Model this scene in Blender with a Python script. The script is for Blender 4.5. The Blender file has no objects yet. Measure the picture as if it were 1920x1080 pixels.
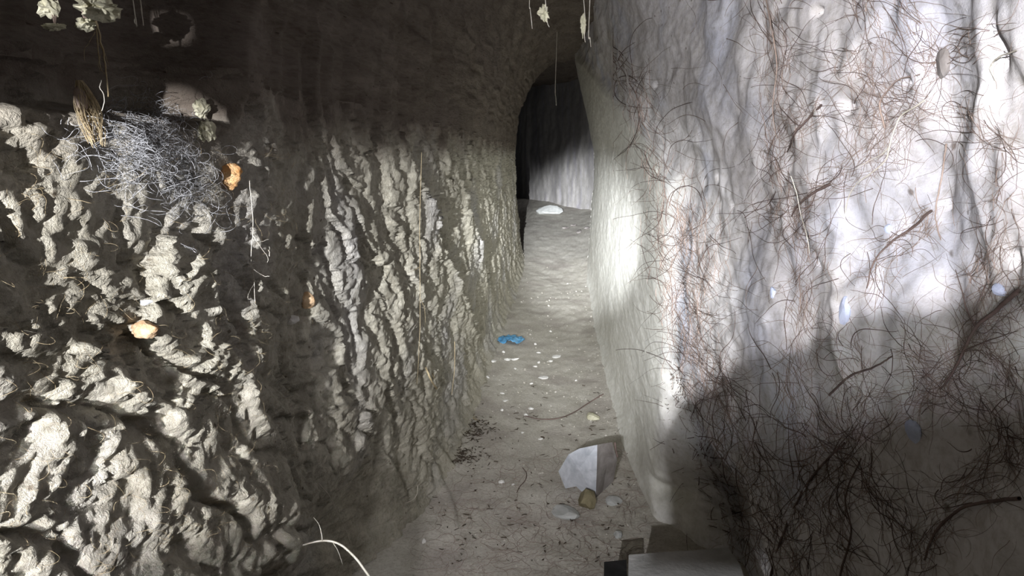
import bpy, math, random
import numpy as np
from mathutils import Vector, Matrix

random.seed(7)
rng = np.random.default_rng(11)
SC = bpy.context.scene
COL = SC.collection

# ------------------------------------------------------------------ camera
F = 1400.0                       # focal length in pixels of the 1920 x 1080 frame
CAMZ = 1.2
yaw = math.atan(110 / F)
pitch = -math.atan(250 / F) * 0.995
cam_d = bpy.data.cameras.new('camera')
cam_d.sensor_width = 36.0
cam_d.lens = F / 1920 * 36.0
cam_d.clip_start = 0.02
cam = bpy.data.objects.new('camera', cam_d)
COL.objects.link(cam)
CAM_R = Matrix.Rotation(yaw, 3, 'Z') @ Matrix.Rotation(math.radians(90) + pitch, 3, 'X')
cam.matrix_world = Matrix.Translation((0, 0, CAMZ)) @ CAM_R.to_4x4()
SC.camera = cam

# ------------------------------------------------------------------ world, torch, exposure
world = bpy.data.worlds.new('world')
SC.world = world
world.use_nodes = True
world.node_tree.nodes['Background'].inputs[0].default_value = (0.6, 0.65, 0.8, 1)
world.node_tree.nodes['Background'].inputs[1].default_value = 0.006
SC.view_settings.view_transform = 'Standard'
SC.view_settings.look = 'None'
SC.view_settings.gamma = 1.0
SC.view_settings.use_curve_mapping = False
SC.view_settings.exposure = 0.0
SC.cycles.diffuse_bounces = 10
SC.cycles.max_bounces = 12

L = Vector((-0.27, -0.60, 1.215))          # torch held behind the added earth screen, close to the left wall
def torch(name, power, deg, blend, color, aim, loc=None, soft=0.006):
    d = bpy.data.lights.new(name, 'SPOT')
    d.energy = power
    d.color = color
    d.spot_size = math.radians(deg)
    d.spot_blend = blend
    d.shadow_soft_size = soft
    o = bpy.data.objects.new(name, d)
    o.location = loc or L
    o.rotation_euler = (aim - o.location).to_track_quat('-Z', 'Y').to_euler()
    COL.objects.link(o)
def aim(az, el): return L + Vector((az, 1.0, el)) * 5
torch('torch_hot_beam', 12500, 13.2, 1.0, (0.94, 0.97, 1.0), aim(0.050, -0.098))
torch('torch_beam', 1400, 25.5, 1.0, (0.96, 0.98, 1.0), aim(0.085, -0.13))
torch('torch_spill', 225, 74, 1.0, (0.99, 0.98, 1.0), aim(0.08, 0.0))
# a second, weaker torch held a little higher and further right
torch('second_torch', 78, 84, 1.0, (0.97, 0.97, 1.0), aim(-0.06, -0.18), L + Vector((0.065, 0.0, 0.08)), 0.022)

# ------------------------------------------------------------------ numpy noise
def _hash(ix, iy, seed):
    h = (ix.astype(np.int64) * 374761393 + iy.astype(np.int64) * 668265263 + seed * 1274126177) & 0xFFFFFFFF
    h = ((h ^ (h >> 13)) * 1274126177) & 0xFFFFFFFF
    h = ((h ^ (h >> 16)) * 2246822519) & 0xFFFFFFFF
    return ((h ^ (h >> 15)) & 0xFFFFFF) / float(0xFFFFFF)
def noise(x, y, seed=0):
    """gradient noise, about -1..1"""
    ix = np.floor(x); iy = np.floor(y)
    fx = x - ix; fy = y - iy
    u = fx * fx * fx * (fx * (fx * 6 - 15) + 10); v = fy * fy * fy * (fy * (fy * 6 - 15) + 10)
    def g(ox, oy):
        a = _hash(ix + ox, iy + oy, seed) * 2 * np.pi
        return np.cos(a) * (fx - ox) + np.sin(a) * (fy - oy)
    a = g(0, 0) * (1 - u) + g(1, 0) * u
    b = g(0, 1) * (1 - u) + g(1, 1) * u
    return (a * (1 - v) + b * v) * 1.5
def fbm(x, y, oct=4, seed=0, gain=0.5):
    s = np.zeros_like(x); a = 1.0
    for k in range(oct):
        s = s + a * noise(x, y, seed + k * 17)
        x = x * 2.03 + 13.1; y = y * 2.03 + 7.7; a *= gain
    return s
def worley(x, y, seed=0):
    """distance to nearest and second nearest feature point, and a value per cell"""
    ix = np.floor(x); iy = np.floor(y)
    d1 = np.full_like(x, 9.0); d2 = np.full_like(x, 9.0); cv = np.zeros_like(x)
    for ox in (-1, 0, 1):
        for oy in (-1, 0, 1):
            px = ix + ox + _hash(ix + ox, iy + oy, seed)
            py = iy + oy + _hash(ix + ox, iy + oy, seed + 91)
            d = np.hypot(px - x, py - y)
            c = _hash(ix + ox, iy + oy, seed + 57)
            near = d < d1
            d2 = np.where(near, d1, np.minimum(d2, d))
            cv = np.where(near, c, cv)
            d1 = np.where(near, d, d1)
    return d1, d2, cv
def facets(x, y, seed, tilt=1.0, gap=0.10):
    """broken, tilted faces with cracks between them, about -0.6..0.6"""
    ix = np.floor(x); iy = np.floor(y)
    d1 = np.full_like(x, 9.0); d2 = np.full_like(x, 9.0); h = np.zeros_like(x)
    for ox in (-1, 0, 1):
        for oy in (-1, 0, 1):
            cx = ix + ox; cy = iy + oy
            dx = x - cx - _hash(cx, cy, seed); dy = y - cy - _hash(cx, cy, seed + 91)
            d = np.hypot(dx, dy)
            v = _hash(cx, cy, seed + 57) - 0.5 + tilt * ((_hash(cx, cy, seed + 3) - 0.5) * dx + (_hash(cx, cy, seed + 4) - 0.5) * dy)
            near = d < d1
            d2 = np.where(near, d1, np.minimum(d2, d))
            h = np.where(near, v, h)
            d1 = np.where(near, d, d1)
    return h - 0.25 * (1 - ss(0, gap, d2 - d1))
def ss(a, b, x):
    t = np.clip((x - a) / (b - a), 0, 1)
    return t * t * (3 - 2 * t)
def gauss(y, z, y0, z0, sy, sz):
    return np.exp(-((y - y0) / sy) ** 2 - ((z - z0) / sz) ** 2)

# ------------------------------------------------------------------ shape of the tunnel
def ray(px, py):
    return CAM_R @ Vector(((px - 960) / F, -(py - 540) / F, -1.0))
def P(px, py, y):
    """world point seen at a pixel of the photograph at the depth y along the tunnel"""
    d = ray(px, py)
    t = y / d.y
    return Vector((d.x * t, y, CAMZ + d.z * t))
def on_x(px, py, x):
    d = ray(px, py); t = x / d.x
    return (d.y * t, CAMZ + d.z * t)

def arr(*a):
    return [np.atleast_1d(np.asarray(v, float)) for v in a]

def roof(y):
    return 1.83 + 0.045 * np.clip(y, 0, 9) + 0.0 * y

# holes poked into the right wall: pixel in the photograph, radius in metres, depth
PITS = []
for px, py, r, dep in ((1500, 22, .006, .02), (1265, 255, .012, .03), (1628, 155, .005, .012), (1647, 385, .004, .012),
                       (1801, 486, .005, .014), (1310, 333, .010, .02), (1228, 320, .008, .016), (1795, 60, .007, .016),
                       (1235, 160, .01, .02), (1480, 490, .006, .014), (1790, 100, .012, .02), (1540, 200, .010, .02),
                       (1890, 140, .009, .02), (1360, 210, .006, .012), (1335, 385, .006, .012), (1740, 690, .006, .012)):
    yy, zz = on_x(px, py, 0.285)
    PITS.append((yy, zz, r, dep))

def XL(y, z):
    y, z = arr(y, z)
    far = ss(3.0, 8.0, y)
    x = -0.49 - 0.03 * far - 0.03 * far * np.clip(z / 1.2, 0, 1) - 0.07 * ss(7.2, 8.2, y) * np.clip(z / 0.8, 0, 1)
    x = x + 0.10 * np.exp(-np.clip(z, 0, 9) / 0.06) * ss(2.0, 3.5, y)          # loose earth at the foot
    near = 1 - ss(1.02, 1.30, y + 0.10 * noise(z * 3.1, z * 0 + 2.2, 5))
    # direction of the pick marks: deeper and downwards
    ca, sa = math.cos(math.radians(-40)), math.sin(math.radians(-40))
    wy = y + 0.05 * fbm(y * 4, z * 4, 3, 3); wz = z + 0.05 * fbm(y * 4, z * 4, 3, 31)
    u = wy * ca + wz * sa; v = -wy * sa + wz * ca
    # --- mid part of the wall
    g1 = fbm(u * 1.5, v * 6.0, 3, 101)
    f1 = facets(u * 3.6, v * 12.0, 7, 1.2); f2 = facets(u * 9.0, v * 24.0, 19, 1.4); f3 = facets(wy * 22.0, wz * 40.0, 29, 1.2)
    mid = 0.008 * g1 + 0.017 * f1 + 0.012 * f2 + 0.006 * f3 + 0.004 * fbm(y * 24, z * 40, 3, 41)
    crk = np.abs(fbm(u * 1.3 + 4, v * 8.0, 2, 87)); crack = np.exp(-(crk / 0.09) ** 2) * ss(1.15, 0.95, z)
    mid = mid - 0.010 * crack
    # the long cleft: a proud edge with a drop behind it
    for y0, z0, sl, amp, wd in ((2.55, 1.0, 0.60, 0.052, 0.34), (3.45, 1.0, 0.55, 0.034, 0.30)):
        q = (y - y0) + (z - z0) / sl + 0.06 * fbm(z * 5, y * 1.5, 3, 88)
        m = ss(0.15, 0.35, z) * ss(1.30, 1.12, z)
        mid = mid + amp * m * (np.clip(1 + q / 0.35, 0, 1) * (q < 0) * 0.7 - 0.8 * np.clip(1 - q / wd, 0, 1) * (q >= 0))
    # --- near part: lumpy earth with roots, pick grooves below
    lump = facets(wy * 8.0 + 0.6 * wz, wz * 7.0, 3, 1.0, 0.2)
    lump2 = facets(u * 13, v * 28, 23, 1.4); lump3 = facets(wy * 46, wz * 46, 25, 1.4)
    groove = fbm(u * 2.2, v * 15.0, 3, 77)
    up = ss(0.80, 1.0, z)
    nr = 0.040 + 0.014 * ss(0.95, 0.6, z) + up * 0.019 * lump + (0.4 + 0.6 * up) * 0.013 * lump2 + 0.0065 * lump3 + 0.0035 * facets(wy * 95 + 3, wz * 95, 27, 1.4) + (1 - 0.75 * up) * 0.016 * groove + 0.006 * fbm(y * 26, z * 26, 4, 51) - 0.020 * crack
    nr = nr - 0.125 * ss(0.50, 0.60, y) * ss(1.02, 0.94, y) * ss(1.232, 1.256, z + 0.012 * noise(y * 14, z * 3, 6)) 
    nr = nr - 0.05 * ss(0.62, 0.45, z)
    mid = mid - 0.20 * ss(0.55, 0.15, z) * gauss(y, z, 1.55, 0.0, 0.5, 9)         # hollow at the foot
    x = x + near * nr + (1 - near) * mid * (1 - 0.3 * far)
    # spring of the vault
    x = x + 0.35 * np.clip(z - 1.30, 0, 2) ** 2
    return x

def XR(y, z):
    y, z = arr(y, z)
    x = 0.285 - 0.055 * ss(2.6, 4.6, y) * ss(1.1, 0.2, z) + 0.02 * ss(5, 8, y) * ss(1.1, 0.2, z)
    x = x - 0.04 * ss(4.5, 8.0, y)
    x = x - 0.06 * np.exp(-np.clip(z, 0, 9) / 0.05) * ss(2.3, 3.2, y)
    x = x - 0.24 * np.clip(z - 1.25, 0, 2)* ss(1.5, 3.0, y)
    yb = 2.35 + 5.0 * np.clip(z - 1.12, 0, 1) + 0.12 * noise(z * 5, z * 0 + 1, 66)
    near = 1 - ss(-0.3, 0.3, y - yb)
    w = 2.3 * np.log(np.clip(y, -0.2, 9) + 0.35)
    big = fbm(w * 1.0 + 0.4 * z, z * 2.6, 3, 201)
    fold = np.abs(fbm(w * 1.6 + 1.1 * z, z * 3.4 - 0.8 * w, 3, 221))
    nr = -0.016 * big + 0.020 * fold - 0.003 * fbm(w * 12, z * 26, 3, 231)
    b1, b2, bv = worley(w * 2.4 + 0.3 * fbm(w * 4, z * 5, 2, 9), z * 6 + 1.2 * w, 63)
    nr = nr - 0.012 * (bv - 0.5) * ss(0, 0.4, b2 - b1)
    nr = nr + 0.02 - 0.004 * fbm(w * 1.5, z * 1.2, 3, 261) * ss(1.2, 0.7, z)
    fr = -0.008 * fbm(y * 0.7, z * 2.0, 3, 241) - 0.003 * fbm(y * 4, z * 14, 4, 251, 0.6)
    x = x + near * nr + (1 - near) * fr
    x = x + 0.20 * ss(0.62, 0.22, z + 0.12 * noise(y * 3, z * 4, 71)) * ss(2.42, 2.12, y + 0.16 * fbm(z * 5, y * 2, 3, 72))                          # undercut near the camera
    x = x + 0.016 * ss(2.38, 2.2, y) * ss(1.35, 1.1, z)
    for y0, z0, r, dep in PITS:
        m = (np.abs(y - y0) < 5 * r * (1 + y0)) & (np.abs(z - z0) < 5 * r)
        if m.any():
            x[m] += dep * gauss(y[m], z[m], y0, z0, r * (0.6 + 0.9 * y0), r)
    return x

def ZF(x, y):
    x, y = arr(x, y)
    z = 0.009 * fbm(x * 2.2, y * 0.9, 2, 301) + 0.004 * fbm(x * 9, y * 7, 3, 311) + 0.003 * fbm(x * 34, y * 30, 3, 321)
    z = z + 0.03 * ss(-0.1, -0.45, x) * ss(2, 4, y) + 0.03 * ss(0.1, 0.3, x) * ss(2.5, 4, y)
    z = z + 0.42 * ss(6.8, 13.0, y)
    return z
def zf(x, y): return float(ZF(x, y)[0])
def xl(y, z): return float(XL(y, z)[0])
def xr(y, z): return float(XR(y, z)[0])
def on_floor(px, py):
    d = ray(px, py); t = -CAMZ / d.z
    for _ in range(14):
        t = 0.5 * t + 0.5 * (zf(d.x * t, d.y * t) - CAMZ) / d.z
    return Vector((d.x * t, d.y * t, CAMZ + d.z * t))
def on_left(px, py):
    d = ray(px, py); t = -0.45 / d.x
    for _ in range(12):
        t = 0.5 * t + 0.5 * xl(d.y * t, CAMZ + d.z * t) / d.x
    return Vector((d.x * t, d.y * t, CAMZ + d.z * t))
def on_right(px, py):
    d = ray(px, py); t = 0.285 / d.x
    for _ in range(10):
        t = 0.5 * t + 0.5 * xr(d.y * t, CAMZ + d.z * t) / d.x
    return Vector((d.x * t, d.y * t, CAMZ + d.z * t))

# ------------------------------------------------------------------ materials
def new_mat(name):
    m = bpy.data.materials.new(name); m.use_nodes = True
    nt = m.node_tree
    b = nt.nodes['Principled BSDF']
    b.inputs['Roughness'].default_value = 0.95
    if 'Specular IOR Level' in b.inputs: b.inputs['Specular IOR Level'].default_value = 0.15
    return m, nt, b
def ramp(nt, fac, stops):
    r = nt.nodes.new('ShaderNodeValToRGB')
    el = r.color_ramp.elements
    while len(el) < len(stops): el.new(0.5)
    for e, (p, c) in zip(el, stops):
        e.position = p; e.color = (*c, 1) if len(c) == 3 else c
    nt.links.new(fac, r.inputs[0])
    return r.outputs[0]
def ntex(nt, co, scale, detail=6, rough=0.6, dist=0.0):
    n = nt.nodes.new('ShaderNodeTexNoise')
    n.inputs['Scale'].default_value = scale; n.inputs['Detail'].default_value = detail
    n.inputs['Roughness'].default_value = rough; n.inputs['Distortion'].default_value = dist
    nt.links.new(co, n.inputs['Vector'])
    return n.outputs[0]
def mix(nt, a, b, fac, mode='MIX'):
    m = nt.nodes.new('ShaderNodeMix'); m.data_type = 'RGBA'; m.blend_type = mode
    if isinstance(fac, (int, float)): m.inputs[0].default_value = fac
    else: nt.links.new(fac, m.inputs[0])
    for sock, v in ((m.inputs[6], a), (m.inputs[7], b)):
        if isinstance(v, tuple): sock.default_value = (*v, 1)
        else: nt.links.new(v, sock)
    return m.outputs[2]
def earth(name, c_lo, c_hi, c_tint, tint_scale, fine, bump, spots=True, stretch=(1, 1, 1), seam=False, top=False):
    m, nt, b = new_mat(name)
    tc = nt.nodes.new('ShaderNodeTexCoord')
    mp = nt.nodes.new('ShaderNodeMapping'); mp.inputs['Scale'].default_value = stretch
    nt.links.new(tc.outputs['Object'], mp.inputs[0]); co = mp.outputs[0]
    c = ramp(nt, ntex(nt, co, 9, 8, 0.65, 0.4), [(0.32, c_lo), (0.68, c_hi)])
    t = ramp(nt, ntex(nt, co, tint_scale, 3, 0.5), [(0.50, (0, 0, 0)), (0.70, (1, 1, 1))])
    c = mix(nt, c, c_tint, t)
    g = ramp(nt, ntex(nt, co, fine, 4, 0.7), [(0.34, (0.70, 0.68, 0.64)), (0.55, (1, 1, 1))])
    c = mix(nt, c, g, 0.8, 'MULTIPLY')
    if spots:
        v = nt.nodes.new('ShaderNodeTexVoronoi'); v.inputs['Scale'].default_value = 22
        nt.links.new(co, v.inputs['Vector'])
        s = ramp(nt, v.outputs['Distance'], [(0.05, (0.25, 0.2, 0.16)), (0.10, (1, 1, 1))])
        c = mix(nt, c, s, 0.8, 'MULTIPLY')
    if top:  # brown upper wall, its colour darkened to stand in for shade
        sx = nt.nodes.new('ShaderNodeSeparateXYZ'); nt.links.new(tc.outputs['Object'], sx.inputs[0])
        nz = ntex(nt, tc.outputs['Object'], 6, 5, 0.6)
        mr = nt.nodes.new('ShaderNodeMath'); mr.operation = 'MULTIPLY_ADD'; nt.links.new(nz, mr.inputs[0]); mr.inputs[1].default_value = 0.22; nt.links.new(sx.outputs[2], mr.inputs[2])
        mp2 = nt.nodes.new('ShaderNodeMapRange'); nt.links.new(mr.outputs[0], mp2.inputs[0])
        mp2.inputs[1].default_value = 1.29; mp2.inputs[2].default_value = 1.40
        shade_brown = ramp(nt, ntex(nt, co, 9, 8, 0.65), [(0.32, (0.13, 0.105, 0.085)), (0.68, (0.25, 0.215, 0.18))])
        c = mix(nt, c, shade_brown, mp2.outputs[0])
    if seam:
        sx = nt.nodes.new('ShaderNodeSeparateXYZ'); nt.links.new(tc.outputs['Object'], sx.inputs[0])
        def mth(op, a, b_):
            q = nt.nodes.new('ShaderNodeMath'); q.operation = op
            for sk, v in zip(q.inputs, (a, b_)):
                if isinstance(v, (int, float)): sk.default_value = v
                else: nt.links.new(v, sk)
            return q.outputs[0]
        zz = mth('MULTIPLY', mth('MAXIMUM', mth('SUBTRACT', sx.outputs[2], 1.12), 0.0), 5.0)
        e = mth('SUBTRACT', mth('SUBTRACT', sx.outputs[1], zz), 2.3)
        e = mth('ADD', e, mth('MULTIPLY', mth('SUBTRACT', ntex(nt, tc.outputs['Object'], 5, 4), 0.5), 0.5))
        e = mth('ADD', mth('MULTIPLY', e, 3.0), 0.5)
        cl = nt.nodes.new('ShaderNodeClamp'); nt.links.new(e, cl.inputs[0])
        cream = ramp(nt, ntex(nt, co, 45, 5, 0.7), [(0.35, (0.60, 0.59, 0.53)), (0.62, (0.77, 0.765, 0.72))])
        c = mix(nt, c, cream, cl.outputs[0])
    nt.links.new(c, b.inputs['Base Color'])
    bp = nt.nodes.new('ShaderNodeBump'); bp.inputs['Strength'].default_value = bump
    bp.inputs['Distance'].default_value = 0.01
    nt.links.new(ntex(nt, co, 60, 6, 0.7), bp.inputs['Height'])
    nt.links.new(bp.outputs[0], b.inputs['Normal'])
    return m
M = {}
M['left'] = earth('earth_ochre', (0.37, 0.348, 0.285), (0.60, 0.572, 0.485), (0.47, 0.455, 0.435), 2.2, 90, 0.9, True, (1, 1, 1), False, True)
M['right'] = earth('earth_pale', (0.54, 0.515, 0.51), (0.78, 0.765, 0.78), (0.58, 0.60, 0.69), 3.4, 70, 0.3, True, (1, 0.6, 1), True)
M['roof'] = earth('earth_roof', (0.13, 0.105, 0.085), (0.25, 0.215, 0.18), (0.18, 0.15, 0.13), 2.0, 60, 0.9, True, (1, 0.4, 2.5))  # brown roof soil with the shade under the vault painted in
M['floor'] = earth('earth_floor', (0.49, 0.465, 0.41), (0.68, 0.655, 0.60), (0.45, 0.415, 0.38), 4.0, 110, 0.6, False)
M['back'] = earth('earth_back', (0.38, 0.365, 0.35), (0.50, 0.485, 0.485), (0.42, 0.405, 0.44), 2.0, 40, 0.4, False, (6, 6, 0.6))
M['screen_earth'] = earth('earth_screen', (0.40, 0.38, 0.34), (0.58, 0.55, 0.50), (0.42, 0.41, 0.40), 2.0, 60, 0.6)  # earth of the added, unseen screen behind the camera

def plain(name, lo, hi, scale=30, bump=0.3, rough=0.9, spec=0.15):
    m, nt, b = new_mat(name)
    tc = nt.nodes.new('ShaderNodeTexCoord')
    c = ramp(nt, ntex(nt, tc.outputs['Object'], scale, 6, 0.65, 0.5), [(0.32, lo), (0.68, hi)])
    nt.links.new(c, b.inputs['Base Color'])
    b.inputs['Roughness'].default_value = rough
    if 'Specular IOR Level' in b.inputs: b.inputs['Specular IOR Level'].default_value = spec
    bp = nt.nodes.new('ShaderNodeBump'); bp.inputs['Strength'].default_value = bump; bp.inputs['Distance'].default_value = 0.004
    nt.links.new(ntex(nt, tc.outputs['Object'], scale * 4, 5, 0.6), bp.inputs['Height'])
    nt.links.new(bp.outputs[0], b.inputs['Normal'])
    return m
M['root_dark'] = plain('root_dark_brown', (0.10, 0.07, 0.06), (0.21, 0.155, 0.14), 40)
M['root_mid'] = plain('root_brown', (0.24, 0.18, 0.15), (0.40, 0.32, 0.28), 40)
M['root_pale'] = plain('root_pale', (0.55, 0.51, 0.43), (0.76, 0.73, 0.66), 40)
M['root_straw'] = plain('root_straw', (0.33, 0.25, 0.14), (0.56, 0.47, 0.31), 40)
M['root_white'] = plain('root_white', (0.40, 0.41, 0.43), (0.68, 0.69, 0.72), 60)
M['stone_blue'] = plain('stone_blue_grey', (0.33, 0.35, 0.39), (0.60, 0.62, 0.66), 16, 1.0)
M['stone_brown'] = plain('stone_brown_grey', (0.16, 0.14, 0.13), (0.30, 0.28, 0.27), 16, 0.5)
M['stone_olive'] = plain('stone_olive', (0.16, 0.14, 0.08), (0.30, 0.26, 0.17), 20, 0.5)
M['stone_pale'] = plain('stone_pale_grey', (0.40, 0.41, 0.40), (0.56, 0.57, 0.56), 14, 0.4)
M['block'] = plain('stone_block_grey', (0.42, 0.425, 0.42), (0.56, 0.565, 0.56), 18, 0.7)
M['stone_black'] = plain('stone_black', (0.012, 0.012, 0.012), (0.03, 0.03, 0.03), 20, 0.3)
M['chip'] = plain('chip_white', (0.66, 0.65, 0.62), (0.85, 0.84, 0.82), 30, 0.2)
M['orange'] = plain('clay_orange', (0.62, 0.28, 0.08), (0.86, 0.62, 0.36), 45, 0.8)
M['buff'] = plain('clay_buff', (0.42, 0.24, 0.11), (0.72, 0.55, 0.38), 45, 0.8)
M['clod'] = plain('clod_earth', (0.42, 0.40, 0.28), (0.68, 0.66, 0.52), 30, 0.8)
M['wrapper'] = plain('plastic_blue', (0.06, 0.24, 0.48), (0.16, 0.42, 0.66), 20, 0.3, 0.35, 0.5)
M['blue_stone'] = plain('stone_light_blue', (0.38, 0.43, 0.58), (0.58, 0.63, 0.78), 25, 0.4)
M['litter'] = plain('litter_dark', (0.05, 0.038, 0.028), (0.13, 0.10, 0.075), 25)

# ------------------------------------------------------------------ mesh helpers
def link_mesh(name, verts, faces, mat, parent=None, smooth=True):
    me = bpy.data.meshes.new(name)
    me.from_pydata([tuple(v) for v in verts], [], faces)
    me.update()
    if smooth: me.polygons.foreach_set('use_smooth', [True] * len(me.polygons))
    me.materials.append(mat)
    o = bpy.data.objects.new(name, me); COL.objects.link(o)
    if parent is not None: o.parent = parent
    return o
def grid_mesh(name, Pts, mat, flip=False, parent=None):
    """Pts: (rows, cols, 3)"""
    r, c, _ = Pts.shape
    me = bpy.data.meshes.new(name)
    idx = np.arange(r * c).reshape(r, c)
    q = np.stack([idx[:-1, :-1], idx[:-1, 1:], idx[1:, 1:], idx[1:, :-1]], -1).reshape(-1, 4)
    if flip: q = q[:, ::-1]
    n = len(q)
    me.vertices.add(r * c); me.loops.add(n * 4); me.polygons.add(n)
    me.vertices.foreach_set('co', Pts.reshape(-1).astype(np.float32))
    me.loops.foreach_set('vertex_index', q.reshape(-1).astype(np.int32))
    me.polygons.foreach_set('loop_start', (np.arange(n) * 4).astype(np.int32))
    me.polygons.foreach_set('loop_total', np.full(n, 4, np.int32))
    me.polygons.foreach_set('use_smooth', np.ones(n, bool))
    me.update(calc_edges=True); me.validate()
    me.materials.append(mat)
    o = bpy.data.objects.new(name, me); COL.objects.link(o)
    if parent is not None: o.parent = parent
    return o
def tag(o, label, cat, group=None, kind=None):
    if label: o['label'] = label
    if cat: o['category'] = cat
    if group: o['group'] = group
    if kind: o['kind'] = kind
    return o
def struct(o, label=None):
    o['kind'] = 'structure'
    if label: o['label'] = label
    return o
def empty(name, loc):
    o = bpy.data.objects.new(name, None); COL.objects.link(o)
    o.location = loc; o.empty_display_size = 0.02
    return o

# ------------------------------------------------------------------ tunnel shell
s = np.exp(np.linspace(math.log(0.22), math.log(8.62), 640)) - 0.36
yg = s                                                     # -0.14 .. 8.26
zg = np.linspace(-0.06, 1.315, 500)
Y, Z = np.meshgrid(yg, zg)
X = XL(Y, Z)
side = np.linspace(0.02, 0.9, 24)                          # the corner turns left at the far end
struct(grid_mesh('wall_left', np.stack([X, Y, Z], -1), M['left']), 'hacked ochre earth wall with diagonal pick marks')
zc = np.linspace(-0.06, 2.35, 60)
S, Zc = np.meshgrid(np.linspace(0, 0.9, 24), zc)
Xc = XL(np.full_like(Zc, 8.26), np.clip(Zc, None, 1.6)) - S
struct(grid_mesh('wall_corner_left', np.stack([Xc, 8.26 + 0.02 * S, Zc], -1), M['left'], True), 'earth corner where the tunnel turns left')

zg2 = np.linspace(-0.06, 2.30, 470)
s2 = np.exp(np.linspace(math.log(0.16), math.log(8.60), 660)) - 0.30
Y, Z = np.meshgrid(s2, zg2)
X = XR(Y, Z)
struct(grid_mesh('wall_right', np.stack([X, Y, Z], -1), M['right'], True), 'pale clay wall webbed with dark rootlets')
S, Zc = np.meshgrid(np.linspace(0, 0.9, 24), zc)
Xc = XR(np.full_like(Zc, 8.30), np.clip(Zc, None, 2.3)) + S
struct(grid_mesh('wall_corner_right', np.stack([Xc, 8.30 + 0.02 * S, Zc], -1), M['right']), 'back of the right hand earth corner')

# ceiling vault: springs from the left wall, runs over to the right wall
yc = np.exp(np.linspace(math.log(0.25), math.log(8.66), 330)) - 0.40
T, Yc = np.meshgrid(np.linspace(0, 1, 230), yc)
H = roof(Yc)
xl0 = XL(Yc, np.full_like(Yc, 1.305))
xr0 = XR(Yc, H - 0.02) + 0.04
ang = np.clip(T / 0.75, 0, 1) * (math.pi / 2)
xa = 0.02
Z0 = 1.30
Xv = np.where(T < 0.75, xa - (xa - xl0) * np.cos(ang), xa + (xr0 - xa) * (T - 0.75) / 0.25)
Zv = np.where(T < 0.75, Z0 + (H - Z0) * np.sin(ang), H)
rise = ss(0.0, 0.12, T)
lay = fbm(Xv * 2.0, Yc * 1.2, 2, 431)
wob = 0.022 * fbm(Xv * 3 + 5, Yc * 2.0, 3, 401) + 0.012 * fbm(Xv * 3, Zv * 26 + 3 * lay + Yc * 4, 3, 411) + 0.006 * fbm(Xv * 22, Yc * 22 + Zv * 9, 3, 421)
Zv = Zv - wob * rise * np.sin(ang)
Xv = Xv + wob * rise * np.cos(ang)
struct(grid_mesh('ceiling', np.stack([Xv, Yc, Zv], -1), M['roof'], False), 'earth roof of the tunnel with scraped layers, shade painted into its brown')

# floor
yf = np.exp(np.linspace(math.log(0.7), math.log(14.8), 520)) - 0.9
Xf, Yf = np.meshgrid(np.linspace(-1.25, 0.95, 330), yf)
struct(grid_mesh('floor', np.stack([Xf, Yf, ZF(Xf, Yf)], -1), M['floor']), 'trodden earth floor of the tunnel')

# wall behind the bend, running from far left to near right
U, Ze = np.meshgrid(np.linspace(0, 1, 120), np.linspace(-0.05, 2.5, 160))
Xe = -1.3 + 2.3 * U
Ye = 13.9 - 3.4 * U + 0.05 * fbm(Xe * 5, Ze * 0.6, 3, 501) + 0.02 * fbm(Xe * 16, Ze * 4, 3, 511) + 0.08 * ss(0.6, 0.2, Ze) * -1
struct(grid_mesh('wall_back', np.stack([Xe, Ye, Ze], -1), M['back']), 'grey earth wall behind the bend')
Xr_, Yr_ = np.meshgrid(np.linspace(-1.3, 1.0, 30), np.linspace(8.1, 14.2, 40))
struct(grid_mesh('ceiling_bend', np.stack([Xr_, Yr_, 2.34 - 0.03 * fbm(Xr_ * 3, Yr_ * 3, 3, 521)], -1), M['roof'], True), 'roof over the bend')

# unseen earth screen added behind the camera, hole cut to shape torch shadows
open_ = [(-.40, .098), (-.20, .100), (-.148, .100), (-.147, .086), (-.26, .084), (-.26, .046), (-.152, .042), (-.130, .026), (-.114, .014), (-.100, .006), (-.085, -.002), (-.07, .003), (-.06, -.001), (-.042, -.004), (-.027, -.024),
         (-.010, -.016), (.016, .002), (.043, .019), (.051, .06), (.056, .11), (.066, .22), (.12, .42), (.3, .6), (.7, .62), (1.0, .35),
         (.95, .02), (.78, -.030), (.70, -.052), (.60, -.055), (.52, -.085), (.47, -.118), (.41, -.128), (.36, -.170), (.30, -.196), (.26, -.240), (.214, -.270), (.192, -.317), (.203, -.40), (.208, -.428), (.33, -.430), (.38, -.55),
         (.16, -.64), (.05, -.66), (-.03, -.56), (-.066, -.44), (-.085, -.36), (-.11, -.335), (-.15, -.34), (-.24, -.38), (-.40, -.36), (-.46, 0.0)]
def dens(pts, n=5):
    out = []
    for i, a in enumerate(pts):
        b = pts[(i + 1) % len(pts)]
        for k in range(n):
            t = k / n
            out.append((a[0] + (b[0] - a[0]) * t, a[1] + (b[1] - a[1]) * t))
    return out
op = dens(open_)
from mathutils.geometry import tessellate_polygon
mv, mf = [], []
n = len(op)
frame = [(-1.3, -0.05), (1.0, -0.05), (1.0, 2.35), (-1.3, 2.35)]
lev = [-0.13, -0.20, -0.28]
for yy in lev:
    for a, e in op:
        d = yy - L.y
        mv.append((L.x + a * d, yy, L.z + e * d))
for i in range(n):
    j = (i + 1) % n
    for k in (0, 1): mf.append((k * n + i, k * n + j, (k + 1) * n + j, (k + 1) * n + i))
o0 = len(mv)
for yy in (lev[0], lev[-1]):
    for x, z in frame: mv.append((x, yy, z))
for i in range(4):
    j = (i + 1) % 4
    mf.append((o0 + i, o0 + j, o0 + 4 + j, o0 + 4 + i))
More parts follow.
